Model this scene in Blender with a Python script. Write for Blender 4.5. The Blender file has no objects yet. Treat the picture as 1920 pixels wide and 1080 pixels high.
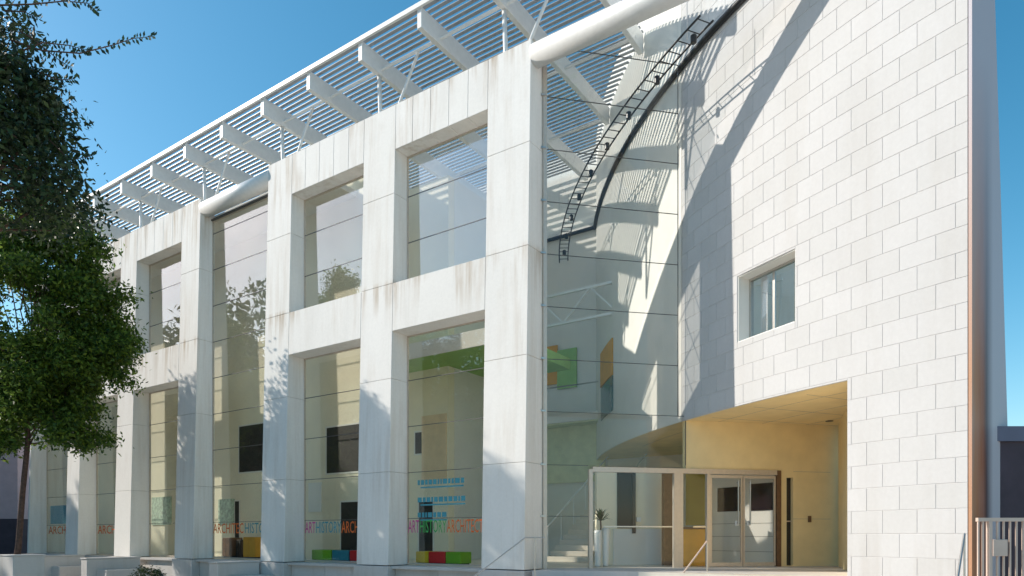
import bpy, bmesh, math, random
import numpy as np
from mathutils import Vector, Matrix

scene = bpy.context.scene
COL = scene.collection
R_ = math.radians

# ------------------------------------------------------------------ camera
cam_d = bpy.data.cameras.new("camera")
cam = bpy.data.objects.new("camera", cam_d)
COL.objects.link(cam)
EYE = 0.776
cam.location = (0, 0, EYE)
cam.rotation_euler = (R_(90), 0, 0)
cam_d.sensor_fit = 'HORIZONTAL'
cam_d.sensor_width = 36.0
cam_d.lens = 24.0
cam_d.shift_y = 464.5 / 1920.0
cam_d.clip_start = 0.1
cam_d.clip_end = 6000
scene.camera = cam

# ------------------------------------------------------------------ world, sun, exposure
LIGHT = Vector((0.985, -0.13, -0.62)).normalized()      # the way sunlight travels
EL = math.asin(-LIGHT.z)
AZ = math.atan2(-LIGHT.x, -LIGHT.y)                       # from +Y towards +X
world = bpy.data.worlds.new("World")
scene.world = world
world.use_nodes = True
wt = world.node_tree
bg = wt.nodes["Background"]
sky = wt.nodes.new("ShaderNodeTexSky")
sky.sky_type = 'NISHITA'
sky.sun_disc = False
sky.sun_elevation = EL
sky.sun_rotation = AZ
sky.air_density = 1.0
sky.dust_density = 0.8
sky.ozone_density = 1.2
hs = wt.nodes.new("ShaderNodeHueSaturation")
hs.inputs["Hue"].default_value = 0.479
hs.inputs["Saturation"].default_value = 1.38
wt.links.new(sky.outputs[0], hs.inputs["Color"])
wt.links.new(hs.outputs[0], bg.inputs[0])
bg.inputs[1].default_value = 0.135
sun_d = bpy.data.lights.new("sun", 'SUN')
sun_d.energy = 3.6
sun_d.angle = R_(0.5)
sun_d.color = (1.0, 0.925, 0.82)
sun = bpy.data.objects.new("sun", sun_d)
COL.objects.link(sun)
sun.rotation_euler = LIGHT.to_track_quat('-Z', 'Y').to_euler()
vs = scene.view_settings
vs.view_transform = 'Standard'
vs.look = 'None'
vs.exposure = 0.46
vs.gamma = 1.0
vs.use_curve_mapping = False
cy = scene.cycles
cy.use_denoising = True
cy.max_bounces = 12
cy.diffuse_bounces = 6
cy.glossy_bounces = 6
cy.transmission_bounces = 8
cy.transparent_max_bounces = 32

random.seed(7)
rng = np.random.default_rng(11)

P0 = (0.277, 15.40)
UX, UY = 0.828, -0.561
_l = math.hypot(UX, UY); UX /= _l; UY /= _l
NX, NY = -UY, UX
ROT = math.atan2(UY, UX)

# ------------------------------------------------------------------ materials
def newmat(name):
    m = bpy.data.materials.new(name)
    m.use_nodes = True
    return m, m.node_tree, m.node_tree.nodes["Principled BSDF"]

def N(nt, kind, **kw):
    n = nt.nodes.new(kind)
    for k, v in kw.items():
        setattr(n, k, v)
    return n

def ramp(nt, src, stops):
    r = N(nt, "ShaderNodeValToRGB")
    cr = r.color_ramp
    while len(cr.elements) < len(stops):
        cr.elements.new(0.5)
    for e, (p, c) in zip(cr.elements, stops):
        e.position = p
        e.color = (*c, 1) if len(c) == 3 else c
    nt.links.new(src, r.inputs[0])
    return r.outputs[0]

def mixc(nt, fac, a, b, mode='MIX'):
    m = N(nt, "ShaderNodeMix", data_type='RGBA', blend_type=mode)
    for sock, v in ((m.inputs[0], fac), (m.inputs[6], a), (m.inputs[7], b)):
        if isinstance(v, (int, float)):
            sock.default_value = v
        elif isinstance(v, tuple):
            sock.default_value = (*v, 1) if len(v) == 3 else v
        else:
            nt.links.new(v, sock)
    return m.outputs[2]

def coords(nt, scale=(1, 1, 1), kind="Object"):
    tc = N(nt, "ShaderNodeTexCoord")
    mp = N(nt, "ShaderNodeMapping")
    mp.inputs[3].default_value = scale
    nt.links.new(tc.outputs[kind], mp.inputs[0])
    return mp.outputs[0]

def noise(nt, vec, scale, detail=4, rough=0.55):
    n = N(nt, "ShaderNodeTexNoise")
    n.inputs["Scale"].default_value = scale
    n.inputs["Detail"].default_value = detail
    n.inputs["Roughness"].default_value = rough
    nt.links.new(vec, n.inputs["Vector"])
    return n.outputs[0]

def bump(nt, p, h, strength=0.2, dist=0.01):
    b = N(nt, "ShaderNodeBump")
    b.inputs["Strength"].default_value = strength
    b.inputs["Distance"].default_value = dist
    nt.links.new(h, b.inputs["Height"])
    nt.links.new(b.outputs[0], p.inputs["Normal"])

def plain(name, col, rough=0.5, metal=0.0, var=0.08, scale=3.0, spec=0.5):
    m, nt, p = newmat(name)
    n = noise(nt, coords(nt), scale)
    d = tuple(c * (1 - var) for c in col)
    l = tuple(min(1, c * (1 + var)) for c in col)
    nt.links.new(ramp(nt, n, [(0.3, d), (0.7, l)]), p.inputs["Base Color"])
    p.inputs["Roughness"].default_value = rough
    p.inputs["Metallic"].default_value = metal
    p.inputs["Specular IOR Level"].default_value = spec
    return m

def wcoords(nt, scale=(1, 1, 1)):
    ge = N(nt, "ShaderNodeNewGeometry")
    mp = N(nt, "ShaderNodeMapping")
    mp.inputs[3].default_value = scale
    nt.links.new(ge.outputs["Position"], mp.inputs[0])
    return mp.outputs[0]

def stone_mat(name, base, streak, streak_col, rnd=0.06):
    m, nt, p = newmat(name)
    c1 = wcoords(nt, (1, 1, 1))
    fine = noise(nt, c1, 14, 6, 0.65)
    big = noise(nt, c1, 0.7, 3)
    col = ramp(nt, fine, [(0.25, tuple(c * 0.93 for c in base)), (0.75, tuple(min(1, c * 1.04) for c in base))])
    col = mixc(nt, 0.35, col, ramp(nt, big, [(0.35, tuple(c * 0.9 for c in base)), (0.65, base)]))
    oi = N(nt, "ShaderNodeObjectInfo")
    rv = ramp(nt, oi.outputs["Random"], [(0, (1 - rnd, 1 - rnd, 1 - rnd * 1.2)), (1, (1, 1, 1))])
    col = mixc(nt, 1.0, col, rv, 'MULTIPLY')
    if streak > 0:
        st = noise(nt, wcoords(nt, (1, 1, 0.07)), 5.5, 5, 0.6)
        sp = noise(nt, wcoords(nt, (1, 1, 0.5)), 0.8, 3)
        f = ramp(nt, st, [(0.43, (0, 0, 0)), (0.64, (1, 1, 1))])
        f2 = ramp(nt, sp, [(0.38, (0, 0, 0)), (0.62, (1, 1, 1))])
        tc = N(nt, "ShaderNodeTexCoord")
        sx = N(nt, "ShaderNodeSeparateXYZ")
        nt.links.new(tc.outputs["Object"], sx.inputs[0])
        def band(z0, z1):
            mr = N(nt, "ShaderNodeMapRange")
            mr.inputs[1].default_value = z0
            mr.inputs[2].default_value = z1
            nt.links.new(sx.outputs[2], mr.inputs[0])
            return mr.outputs[0]
        top = band(10.3, 12.2)
        mid = N(nt, "ShaderNodeMath", operation='MULTIPLY')
        nt.links.new(band(6.3, 7.4), mid.inputs[0])
        nt.links.new(band(7.55, 7.4), mid.inputs[1])
        tot = N(nt, "ShaderNodeMath", operation='MAXIMUM')
        nt.links.new(top, tot.inputs[0]); nt.links.new(mid.outputs[0], tot.inputs[1])
        tot2 = N(nt, "ShaderNodeMath", operation='MULTIPLY_ADD')
        nt.links.new(tot.outputs[0], tot2.inputs[0]); tot2.inputs[1].default_value = 0.85; tot2.inputs[2].default_value = 0.22
        f3 = mixc(nt, 1.0, f, f2, 'MULTIPLY')
        bw = N(nt, "ShaderNodeRGBToBW"); nt.links.new(f3, bw.inputs[0])
        mu = N(nt, "ShaderNodeMath", operation='MULTIPLY')
        nt.links.new(bw.outputs[0], mu.inputs[0]); nt.links.new(tot2.outputs[0], mu.inputs[1])
        mu2 = N(nt, "ShaderNodeMath", operation='MULTIPLY')
        nt.links.new(mu.outputs[0], mu2.inputs[0]); mu2.inputs[1].default_value = streak
        col = mixc(nt, mu2.outputs[0], col, streak_col)
    # faint grime: broad vertical runs and splashed dirt near the ground
    gr = noise(nt, wcoords(nt, (1, 1, 0.10)), 1.6, 5, 0.65)
    gf = ramp(nt, gr, [(0.50, (0, 0, 0)), (0.74, (1, 1, 1))])
    gb = N(nt, "ShaderNodeRGBToBW"); nt.links.new(gf, gb.inputs[0])
    gpos = N(nt, "ShaderNodeNewGeometry"); gsx = N(nt, "ShaderNodeSeparateXYZ"); nt.links.new(gpos.outputs["Position"], gsx.inputs[0])
    gm = N(nt, "ShaderNodeMapRange"); gm.inputs[1].default_value = 1.1; gm.inputs[2].default_value = -0.2; gm.inputs[3].default_value = 0.16; gm.inputs[4].default_value = 0.5
    nt.links.new(gsx.outputs[2], gm.inputs[0])
    gx_ = N(nt, "ShaderNodeMath", operation='MULTIPLY'); nt.links.new(gb.outputs[0], gx_.inputs[0]); nt.links.new(gm.outputs[0], gx_.inputs[1])
    col = mixc(nt, gx_.outputs[0], col, (0.40, 0.36, 0.31))
    nt.links.new(col, p.inputs["Base Color"])
    p.inputs["Roughness"].default_value = 0.75
    p.inputs["Specular IOR Level"].default_value = 0.25
    bump(nt, p, fine, 0.12, 0.004)
    return m

def glass_mat(name, tint, ior=1.6, dirt=0.0):
    m = bpy.data.materials.new(name)
    m.use_nodes = True
    nt = m.node_tree
    nt.nodes.remove(nt.nodes["Principled BSDF"])
    out = nt.nodes["Material Output"]
    tr = N(nt, "ShaderNodeBsdfTransparent"); tr.inputs[0].default_value = (*tint, 1)
    gl = N(nt, "ShaderNodeBsdfGlossy"); gl.inputs["Roughness"].default_value = 0.0
    gl.inputs[0].default_value = (0.95, 0.97, 1, 1)
    # Schlick reflectance, the same from either side of the pane
    geo = N(nt, "ShaderNodeNewGeometry")
    dt = N(nt, "ShaderNodeVectorMath", operation='DOT_PRODUCT')
    nt.links.new(geo.outputs["Normal"], dt.inputs[0]); nt.links.new(geo.outputs["Incoming"], dt.inputs[1])
    ab = N(nt, "ShaderNodeMath", operation='ABSOLUTE'); nt.links.new(dt.outputs["Value"], ab.inputs[0])
    om = N(nt, "ShaderNodeMath", operation='SUBTRACT'); om.inputs[0].default_value = 1.0; nt.links.new(ab.outputs[0], om.inputs[1])
    pw = N(nt, "ShaderNodeMath", operation='POWER'); nt.links.new(om.outputs[0], pw.inputs[0]); pw.inputs[1].default_value = 5.0
    f0 = ((ior - 1) / (ior + 1)) ** 2
    fr = N(nt, "ShaderNodeMath", operation='MULTIPLY_ADD')
    nt.links.new(pw.outputs[0], fr.inputs[0]); fr.inputs[1].default_value = 1 - f0; fr.inputs[2].default_value = f0
    oi = N(nt, "ShaderNodeObjectInfo")
    tcg = N(nt, "ShaderNodeTexCoord")
    cmb = N(nt, "ShaderNodeVectorMath", operation='ADD'); nt.links.new(tcg.outputs["Object"], cmb.inputs[0])
    sc_ = N(nt, "ShaderNodeVectorMath", operation='SCALE'); sc_.inputs[0].default_value = (37, 23, 51); nt.links.new(oi.outputs["Random"], sc_.inputs["Scale"])
    nt.links.new(sc_.outputs[0], cmb.inputs[1])
    wv_ = noise(nt, cmb.outputs[0], 0.55, 1)
    bp = N(nt, "ShaderNodeBump"); bp.inputs["Strength"].default_value = 1.0; bp.inputs["Distance"].default_value = 0.012
    nt.links.new(wv_, bp.inputs["Height"]); nt.links.new(bp.outputs[0], gl.inputs["Normal"])
    mx = N(nt, "ShaderNodeMixShader")
    nt.links.new(fr.outputs[0], mx.inputs[0]); nt.links.new(tr.outputs[0], mx.inputs[1]); nt.links.new(gl.outputs[0], mx.inputs[2])
    nt.links.new(mx.outputs[0], out.inputs[0])
    return m

def leaf_mat(name, dark, light, trans=0.35):
    m = bpy.data.materials.new(name)
    m.use_nodes = True
    nt = m.node_tree
    p = nt.nodes["Principled BSDF"]
    out = nt.nodes["Material Output"]
    geo = N(nt, "ShaderNodeNewGeometry")
    col = ramp(nt, geo.outputs["Random Per Island"], [(0.0, dark), (0.75, light), (1.0, (light[0] * 1.5, light[1] * 1.25, light[2]))])
    nt.links.new(col, p.inputs["Base Color"])
    p.inputs["Roughness"].default_value = 0.45
    p.inputs["Specular IOR Level"].default_value = 0.35
    t = N(nt, "ShaderNodeBsdfTranslucent")
    bc = N(nt, "ShaderNodeBrightContrast"); nt.links.new(col, bc.inputs[0]); bc.inputs[1].default_value = 0.02
    nt.links.new(bc.outputs[0], t.inputs[0])
    mx = N(nt, "ShaderNodeMixShader"); mx.inputs[0].default_value = trans
    nt.links.new(p.outputs[0], mx.inputs[1]); nt.links.new(t.outputs[0], mx.inputs[2])
    nt.links.new(mx.outputs[0], out.inputs[0])
    return m

M = {}
M['facade'] = stone_mat("facade_stone", (0.86, 0.835, 0.80), 1.0, (0.45, 0.35, 0.25), 0.03)
M['core'] = plain("joint_mortar", (0.40, 0.38, 0.35), 0.9)
M['block'] = stone_mat("block_stone", (0.60, 0.592, 0.59), 0.0, (0, 0, 0), 0.045)
M['joint'] = plain("block_mortar", (0.68, 0.66, 0.65), 0.9)
M['plaster'] = plain("white_plaster", (0.80, 0.78, 0.73), 0.8, var=0.03, scale=1.5)
M['cream'] = plain("cream_wall", (0.88, 0.81, 0.64), 0.8, var=0.04, scale=1.2)
M['tan'] = plain("tan_soffit", (0.86, 0.69, 0.39), 0.7, var=0.06, scale=2.0)
M['white_metal'] = plain("white_painted_metal", (0.80, 0.80, 0.79), 0.4, var=0.04, scale=8)
M['slat'] = plain("slat_metal", (0.34, 0.36, 0.39), 0.4, var=0.04, scale=6)
M['grey_metal'] = plain("brushed_metal", (0.55, 0.53, 0.50), 0.3, 0.8, var=0.05, scale=20)
M['frame_metal'] = plain("champagne_frame", (0.62, 0.54, 0.46), 0.35, 0.3, var=0.05, scale=12)
M['dark_metal'] = plain("dark_metal", (0.025, 0.026, 0.03), 0.4, var=0.1)
M['gasket'] = plain("grey_joint", (0.10, 0.10, 0.10), 0.6)
M['glass'] = glass_mat("window_glass", (0.99, 0.99, 0.975), 2.15)
M['glass_clear'] = glass_mat("clear_window_glass", (0.985, 0.995, 0.975), 1.6)
M['glass_entry'] = glass_mat("entry_glass", (0.99, 0.995, 0.99), 1.32)
M['glass_roof'] = glass_mat("roof_glass", (0.98, 0.99, 0.99), 1.45)
M['floor_in'] = plain("floor_inside", (0.76, 0.70, 0.60), 0.35, var=0.06, scale=2)
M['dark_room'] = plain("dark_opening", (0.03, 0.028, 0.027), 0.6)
M['green'] = plain("green_panel", (0.33, 0.54, 0.17), 0.6)
M['orange'] = plain("orange_panel", (0.72, 0.36, 0.04), 0.5)
M['brown'] = plain("brown_wood", (0.16, 0.085, 0.045), 0.5, var=0.2, scale=9)
M['red'] = plain("red_vinyl", (0.62, 0.012, 0.015), 0.45)
M['yellow'] = plain("yellow_vinyl", (0.68, 0.50, 0.01), 0.45)
M['lime'] = plain("green_vinyl", (0.16, 0.40, 0.01), 0.45)
M['teal'] = plain("teal_vinyl", (0.01, 0.20, 0.28), 0.45)
M['pink_ink'] = plain("pink_ink", (0.62, 0.06, 0.30), 0.6)
M['green_ink'] = plain("green_ink", (0.06, 0.42, 0.10), 0.6)
M['orange_ink'] = plain("orange_ink", (0.75, 0.16, 0.03), 0.6)
M['teal_ink'] = plain("teal_ink", (0.06, 0.30, 0.38), 0.6)
M['paving'] = plain("plaza_paving", (0.58, 0.51, 0.43), 0.8, var=0.12, scale=1.5)
M['step'] = stone_mat("step_stone", (0.62, 0.59, 0.57), 0.0, (0, 0, 0), 0.12)
M['bark'] = plain("bark", (0.10, 0.055, 0.040), 0.9, var=0.35, scale=14)
M['leaf'] = leaf_mat("leaf_green", (0.020, 0.056, 0.009), (0.130, 0.215, 0.026), 0.5)
M['leaf_dark'] = leaf_mat("leaf_dark", (0.010, 0.022, 0.011), (0.036, 0.068, 0.020), 0.22)
M['pink_wall'] = plain("pink_render", (0.50, 0.38, 0.40), 0.85)
M['dark_wall'] = plain("dark_render", (0.060, 0.045, 0.060), 0.8, var=0.15)
M['slate'] = plain("slate_coping", (0.13, 0.14, 0.20), 0.7)
M['gate_paint'] = plain("cream_gate_paint", (0.62, 0.48, 0.40), 0.5)
M['sage'] = plain("sage_wall", (0.72, 0.73, 0.50), 0.8)
M['teal_glass'] = plain("dark_green_glass", (0.10, 0.16, 0.14), 0.15)
M['added_dark_brick'] = plain("added_dark_brick", (0.12, 0.085, 0.07), 0.9)
M['sage_pale'] = plain("pale_green_print", (0.50, 0.62, 0.50), 0.7, var=.35, scale=9)
M['peach'] = plain("peach_panel", (0.80, 0.62, 0.42), 0.7, var=.08)
M['dark_glazed'] = plain("dark_plum_glass", (0.022, 0.014, 0.02), 0.12)
M['olive'] = plain("olive_panel", (0.30, 0.26, 0.05), 0.5)
M['added_asphalt'] = plain("added_asphalt", (0.05, 0.05, 0.052), 0.85, var=.2, scale=2)
M['vase'] = plain("white_ceramic", (0.82, 0.82, 0.80), 0.25, var=0.02)

def end_bounce_mat():  # warm bounce light and its dark falloff painted into the end face colour
    m, nt, p = newmat("end_wall_painted_bounce")
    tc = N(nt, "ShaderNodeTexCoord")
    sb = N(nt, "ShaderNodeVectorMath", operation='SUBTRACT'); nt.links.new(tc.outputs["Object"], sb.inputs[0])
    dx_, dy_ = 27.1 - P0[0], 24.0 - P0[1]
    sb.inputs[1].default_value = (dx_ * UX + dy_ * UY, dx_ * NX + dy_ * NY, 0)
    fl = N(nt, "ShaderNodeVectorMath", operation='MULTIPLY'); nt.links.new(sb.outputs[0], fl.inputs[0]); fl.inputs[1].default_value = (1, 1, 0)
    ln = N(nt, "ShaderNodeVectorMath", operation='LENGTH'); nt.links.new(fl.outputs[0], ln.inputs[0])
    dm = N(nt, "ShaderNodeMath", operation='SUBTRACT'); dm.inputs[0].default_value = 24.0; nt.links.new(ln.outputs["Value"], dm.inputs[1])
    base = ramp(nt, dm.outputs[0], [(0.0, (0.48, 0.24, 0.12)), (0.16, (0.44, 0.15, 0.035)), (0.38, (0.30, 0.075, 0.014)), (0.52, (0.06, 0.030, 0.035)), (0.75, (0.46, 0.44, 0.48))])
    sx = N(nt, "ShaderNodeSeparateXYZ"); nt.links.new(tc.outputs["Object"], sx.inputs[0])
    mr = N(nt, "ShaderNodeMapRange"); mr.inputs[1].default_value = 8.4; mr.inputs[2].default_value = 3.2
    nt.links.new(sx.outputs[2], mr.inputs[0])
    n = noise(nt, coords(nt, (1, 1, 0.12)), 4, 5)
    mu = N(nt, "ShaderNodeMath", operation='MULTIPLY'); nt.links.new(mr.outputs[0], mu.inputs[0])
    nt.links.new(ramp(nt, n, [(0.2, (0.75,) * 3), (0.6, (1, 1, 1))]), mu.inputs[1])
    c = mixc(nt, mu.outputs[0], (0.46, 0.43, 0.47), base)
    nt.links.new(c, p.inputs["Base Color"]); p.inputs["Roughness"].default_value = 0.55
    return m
M['end'] = end_bounce_mat()

# ------------------------------------------------------------------ geometry helpers
def link(name, me, mat, parent=None, loc=None):
    o = bpy.data.objects.new(name, me)
    COL.objects.link(o)
    if mat is not None and len(me.materials) == 0:
        me.materials.append(M[mat] if isinstance(mat, str) else mat)
    if parent is not None:
        o.parent = parent
    if loc is not None:
        o.location = loc
    return o

class MB:
    def __init__(self):
        self.v = []; self.f = []
    def hexa(self, p):                       # 8 corners: bottom ring 0-3, top ring 4-7 (counter-clockwise seen from above)
        b = len(self.v); self.v += [tuple(q) for q in p]
        for q in ((3, 2, 1, 0), (4, 5, 6, 7), (0, 1, 5, 4), (1, 2, 6, 5), (2, 3, 7, 6), (3, 0, 4, 7)):
            self.f.append(tuple(b + i for i in q))
        return self
    def box(self, x0, x1, y0, y1, z0, z1):
        return self.hexa([(x0, y0, z0), (x1, y0, z0), (x1, y1, z0), (x0, y1, z0), (x0, y0, z1), (x1, y0, z1), (x1, y1, z1), (x0, y1, z1)])
    def prism(self, pts, z0, z1):            # pts counter-clockwise
        b = len(self.v); n = len(pts)
        self.v += [(x, y, z0) for x, y in pts] + [(x, y, z1) for x, y in pts]
        self.f.append(tuple(b + i for i in reversed(range(n))))
        self.f.append(tuple(b + n + i for i in range(n)))
        for i in range(n):
            j = (i + 1) % n
            self.f.append((b + i, b + j, b + n + j, b + n + i))
        return self
    def tube(self, path, r, seg=10, cap=True):
        path = [Vector(p) for p in path]
        rad = r if isinstance(r, (list, tuple)) else [r] * len(path)
        rings = []
        prev = None
        for i, p in enumerate(path):
            t = (path[min(i + 1, len(path) - 1)] - path[max(i - 1, 0)]).normalized()
            if prev is None:
                a = Vector((0, 0, 1)) if abs(t.z) < 0.9 else Vector((1, 0, 0))
                x = t.cross(a).normalized()
            else:
                x = (prev - t * prev.dot(t)).normalized()
            prev = x
            y = t.cross(x)
            b = len(self.v)
            for k in range(seg):
                an = 2 * math.pi * k / seg
                self.v.append(tuple(p + (x * math.cos(an) + y * math.sin(an)) * rad[i]))
            rings.append(b)
        for a, b in zip(rings, rings[1:]):
            for k in range(seg):
                k2 = (k + 1) % seg
                self.f.append((a + k, a + k2, b + k2, b + k))
        if cap:
            self.f.append(tuple(rings[0] + k for k in reversed(range(seg))))
            self.f.append(tuple(rings[-1] + k for k in range(seg)))
        return self
    def bar(self, a, b, w, h=None):
        a = Vector(a); b = Vector(b); h = h or w
        t = (b - a).normalized()
        up = Vector((0, 0, 1)) if abs(t.z) < 0.95 else Vector((0, 1, 0))
        x = t.cross(up).normalized() * (w / 2); y = x.normalized().cross(t).normalized() * (h / 2)
        self.hexa([a - x - y, a + x - y, b + x - y, b - x - y, a - x + y, a + x + y, b + x + y, b - x + y])
        return self
    def lathe(self, prof, c=(0, 0, 0), seg=20):
        b0 = len(self.v)
        for r, z in prof:
            for k in range(seg):
                an = 2 * math.pi * k / seg
                self.v.append((c[0] + r * math.cos(an), c[1] + r * math.sin(an), c[2] + z))
        for i in range(len(prof) - 1):
            for k in range(seg):
                k2 = (k + 1) % seg
                self.f.append((b0 + i * seg + k, b0 + i * seg + k2, b0 + (i + 1) * seg + k2, b0 + (i + 1) * seg + k))
        self.f.append(tuple(b0 + k for k in reversed(range(seg))))
        e = b0 + (len(prof) - 1) * seg
        self.f.append(tuple(e + k for k in range(seg)))
        return self
    def mesh(self, name, smooth=False, bevel=0.0):
        me = bpy.data.meshes.new(name)
        me.from_pydata(self.v, [], self.f)
        bm = bmesh.new(); bm.from_mesh(me)
        bmesh.ops.recalc_face_normals(bm, faces=bm.faces)
        if bevel > 0:
            bmesh.ops.bevel(bm, geom=list(bm.edges), offset=bevel, segments=1, affect='EDGES', clamp_overlap=True)
        bm.to_mesh(me); bm.free()
        if smooth:
            for p in me.polygons:
                p.use_smooth = True
        return me
    def build(self, name, mat, parent=None, loc=None, smooth=False, bevel=0.0):
        return link(name, self.mesh(name, smooth, bevel), mat, parent, loc)

def tag(o, label=None, cat=None, group=None, kind=None):
    if label: o["label"] = label
    if cat: o["category"] = cat
    if group: o["group"] = group
    if kind: o["kind"] = kind
    return o

def thing(name, label, cat, loc=(0, 0, 0), rotz=0.0, group=None):
    o = bpy.data.objects.new(name, None)
    COL.objects.link(o)
    o.location = loc; o.rotation_euler = (0, 0, rotz)
    o.empty_display_size = 0.2
    return tag(o, label, cat, group)

# ------------------------------------------------------------------ coordinates of the museum: s along the facade, n into the building
def w2l(x, y):
    dx, dy = x - P0[0], y - P0[1]
    return dx * UX + dy * UY, dx * NX + dy * NY
def l2w(s, n):
    return P0[0] + s * UX + n * NX, P0[1] + s * UY + n * NY
def px(x, y, z):
    return 960 + 1280 * x / y, 1004.5 - 1280 * (z - EYE) / y
CW = (27.1, 24.0); RAD = 24.0
CS, CN = w2l(*CW)
def arc(a, r=RAD):                           # point of the curved wall at angle a (degrees), in museum coordinates
    a = R_(a)
    return w2l(CW[0] - r * math.cos(a), CW[1] - r * math.sin(a))

# ------------------------------------------------------------------ setting
g = MB()
g.v = [(-2500, -2500, -1.0), (2500, -2500, -1.0), (2500, 2500, -1.0), (-2500, 2500, -1.0)]; g.f = [(0, 1, 2, 3)]
tag(g.build("ground", 'paving'), kind='structure')

MB().box(-62, -21, -300, 300, -1.2, -.992).build("added_asphalt_strip", 'added_asphalt')["kind"] = "structure"  # invented dark strip out of view, dims the ground mirrored in low panes

museum = thing("museum", "white stone museum with square framed windows, louvred roof canopy and curved block wall", "museum", (P0[0], P0[1], 0), ROT)

# ---- facade frames (battered front)
YB = 0.80                                    # back of the frame
YG = 0.73                                    # glass plane
def yf(z): return 0.0 + 0.29 * max(z, 0) / 12.17
LV = [0.0, 2.45, 4.90, 6.14, 7.41, 9.80, 10.96, 12.17]
def panel(parent, s0, s1, z0, z1, back=YB, proud=0.0, gap=0.004, mat='facade', name="stone_panel"):
    s0 += gap; s1 -= gap; z0 += gap; z1 -= gap
    m = MB().hexa([(s0, yf(z0) - proud, z0), (s1, yf(z0) - proud, z0), (s1, back, z0), (s0, back, z0),
                   (s0, yf(z1) - proud, z1), (s1, yf(z1) - proud, z1), (s1, back, z1), (s0, back, z1)])
    return m.build(name, mat, parent, bevel=0.006)
def frame(s_list):
    """s_list: p0,p1 | o | p2,p3 | o | p4,p5 (pillar edges, left to right)"""
    core = MB()
    i = 0.02
    for a, b in ((0, 1), (2, 3), (4, 5)):
        core.hexa([(s_list[a] + i, yf(0) + i, 0), (s_list[b] - i, yf(0) + i, 0), (s_list[b] - i, YB - i, 0), (s_list[a] + i, YB - i, 0),
                   (s_list[a] + i, yf(12.1) + i, 12.14), (s_list[b] - i, yf(12.1) + i, 12.14), (s_list[b] - i, YB - i, 12.14), (s_list[a] + i, YB - i, 12.14)])
    for a, b in ((1, 2), (3, 4)):
        for z0, z1 in ((6.16, 7.39), (10.98, 12.14)):
            core.hexa([(s_list[a] - i * 0.5, yf(z0) + i, z0), (s_list[b] + i * 0.5, yf(z0) + i, z0), (s_list[b] + i * 0.5, YB - i, z0), (s_list[a] - i * 0.5, YB - i, z0),
                       (s_list[a] - i * 0.5, yf(z1) + i, z1), (s_list[b] + i * 0.5, yf(z1) + i, z1), (s_list[b] + i * 0.5, YB - i, z1), (s_list[a] - i * 0.5, YB - i, z1)])
    fr = core.build("facade_frame", 'core', museum)
    zs = [0.0, 2.45, 4.90, 7.41, 9.80, 12.17]
    for a, b in ((0, 1), (2, 3), (4, 5)):
        for z0, z1 in zip(zs, zs[1:]):
            panel(fr, s_list[a], s_list[b], z0, z1)
    for a, b in ((1, 2), (3, 4)):
        w = s_list[b] - s_list[a]
        panel(fr, s_list[a], s_list[b], 6.14, 7.41)
        k = 5
        for j in range(k):
            panel(fr, s_list[a] + w * j / k, s_list[a] + w * (j + 1) / k, 10.96, 12.17, gap=0.004)
    return fr
F1 = [-9.59, -8.45, -5.41, -4.23, -1.215, 0.0]
F2 = [-22.50, -21.42, -18.50, -17.33, -14.35, -13.23]
frame(F1); frame(F2)
# thin end fin on the far side
fin = MB().hexa([(-26.12, 0, 0), (-26.0, 0, 0), (-26.0, 0.8, 0), (-26.12, 0.8, 0), (-26.12, .29, 12.17), (-26.0, .29, 12.17), (-26.0, .8, 12.17), (-26.12, .8, 12.17)])
fin.build("end_fin", 'facade', museum)

# ---- windows of the frames: panes butt-jointed every 1.235 m
MOD = 1.235
def window(s0, s1, z0, z1, name="window", text=None):
    fr = MB()
    b = 0.03
    fr.box(s0, s0 + b, YG - .02, YG + .03, z0, z1); fr.box(s1 - b, s1, YG - .02, YG + .03, z0, z1)
    fr.box(s0 + b, s1 - b, YG - .02, YG + .03, z0, z0 + b); fr.box(s0 + b, s1 - b, YG - .02, YG + .03, z1 - b, z1)
    w = fr.build(name, 'frame_metal', museum)
    zz = [z0 + b] + [k * MOD for k in range(1, 12) if z0 + 0.15 < k * MOD < z1 - 0.15] + [z1 - b]
    for a, c in zip(zz, zz[1:]):
        MB().box(s0 + b, s1 - b, YG - .006, YG + .006, a + .006, c - .006).build("pane", 'glass_clear' if c < 6.3 else 'glass', w)
    for c in zz[1:-1]:
        MB().box(s0 + b, s1 - b, YG - .010, YG + .016, c - .0075, c + .0075).build("transom", 'gasket', w)
    return w
W = {}
for tg_, (a, b) in {'R': (-4.23, -1.215), 'Q': (-8.45, -5.41), 'L': (-17.33, -14.35), 'K': (-21.42, -18.50)}.items():
    W[tg_] = window(a, b, 0.02, 6.14)
    window(a, b, 7.41, 10.96)
W['T'] = window(-13.23, -9.59, 0.02, 11.55, "tall_window")
W['S'] = window(-26.0, -22.50, 0.02, 11.55, "tall_window")

# ---- white roof tubes above the tall bays and the entrance
ZT, YT = 11.86, 0.46
for a, b in ((-13.23, -9.59), (-26.0, -22.5), (0.0, 7.4)):
    t = MB().tube([(a + .005, YT, ZT), (b - .005, YT, ZT)], 0.25, 28).build("roof_tube", 'white_metal', museum, smooth=True)
    if a < 0: MB().box(a + 0.01, b - 0.01, .66, .78, 11.553, 11.60).build("tube_seal", 'gasket', t)

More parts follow.
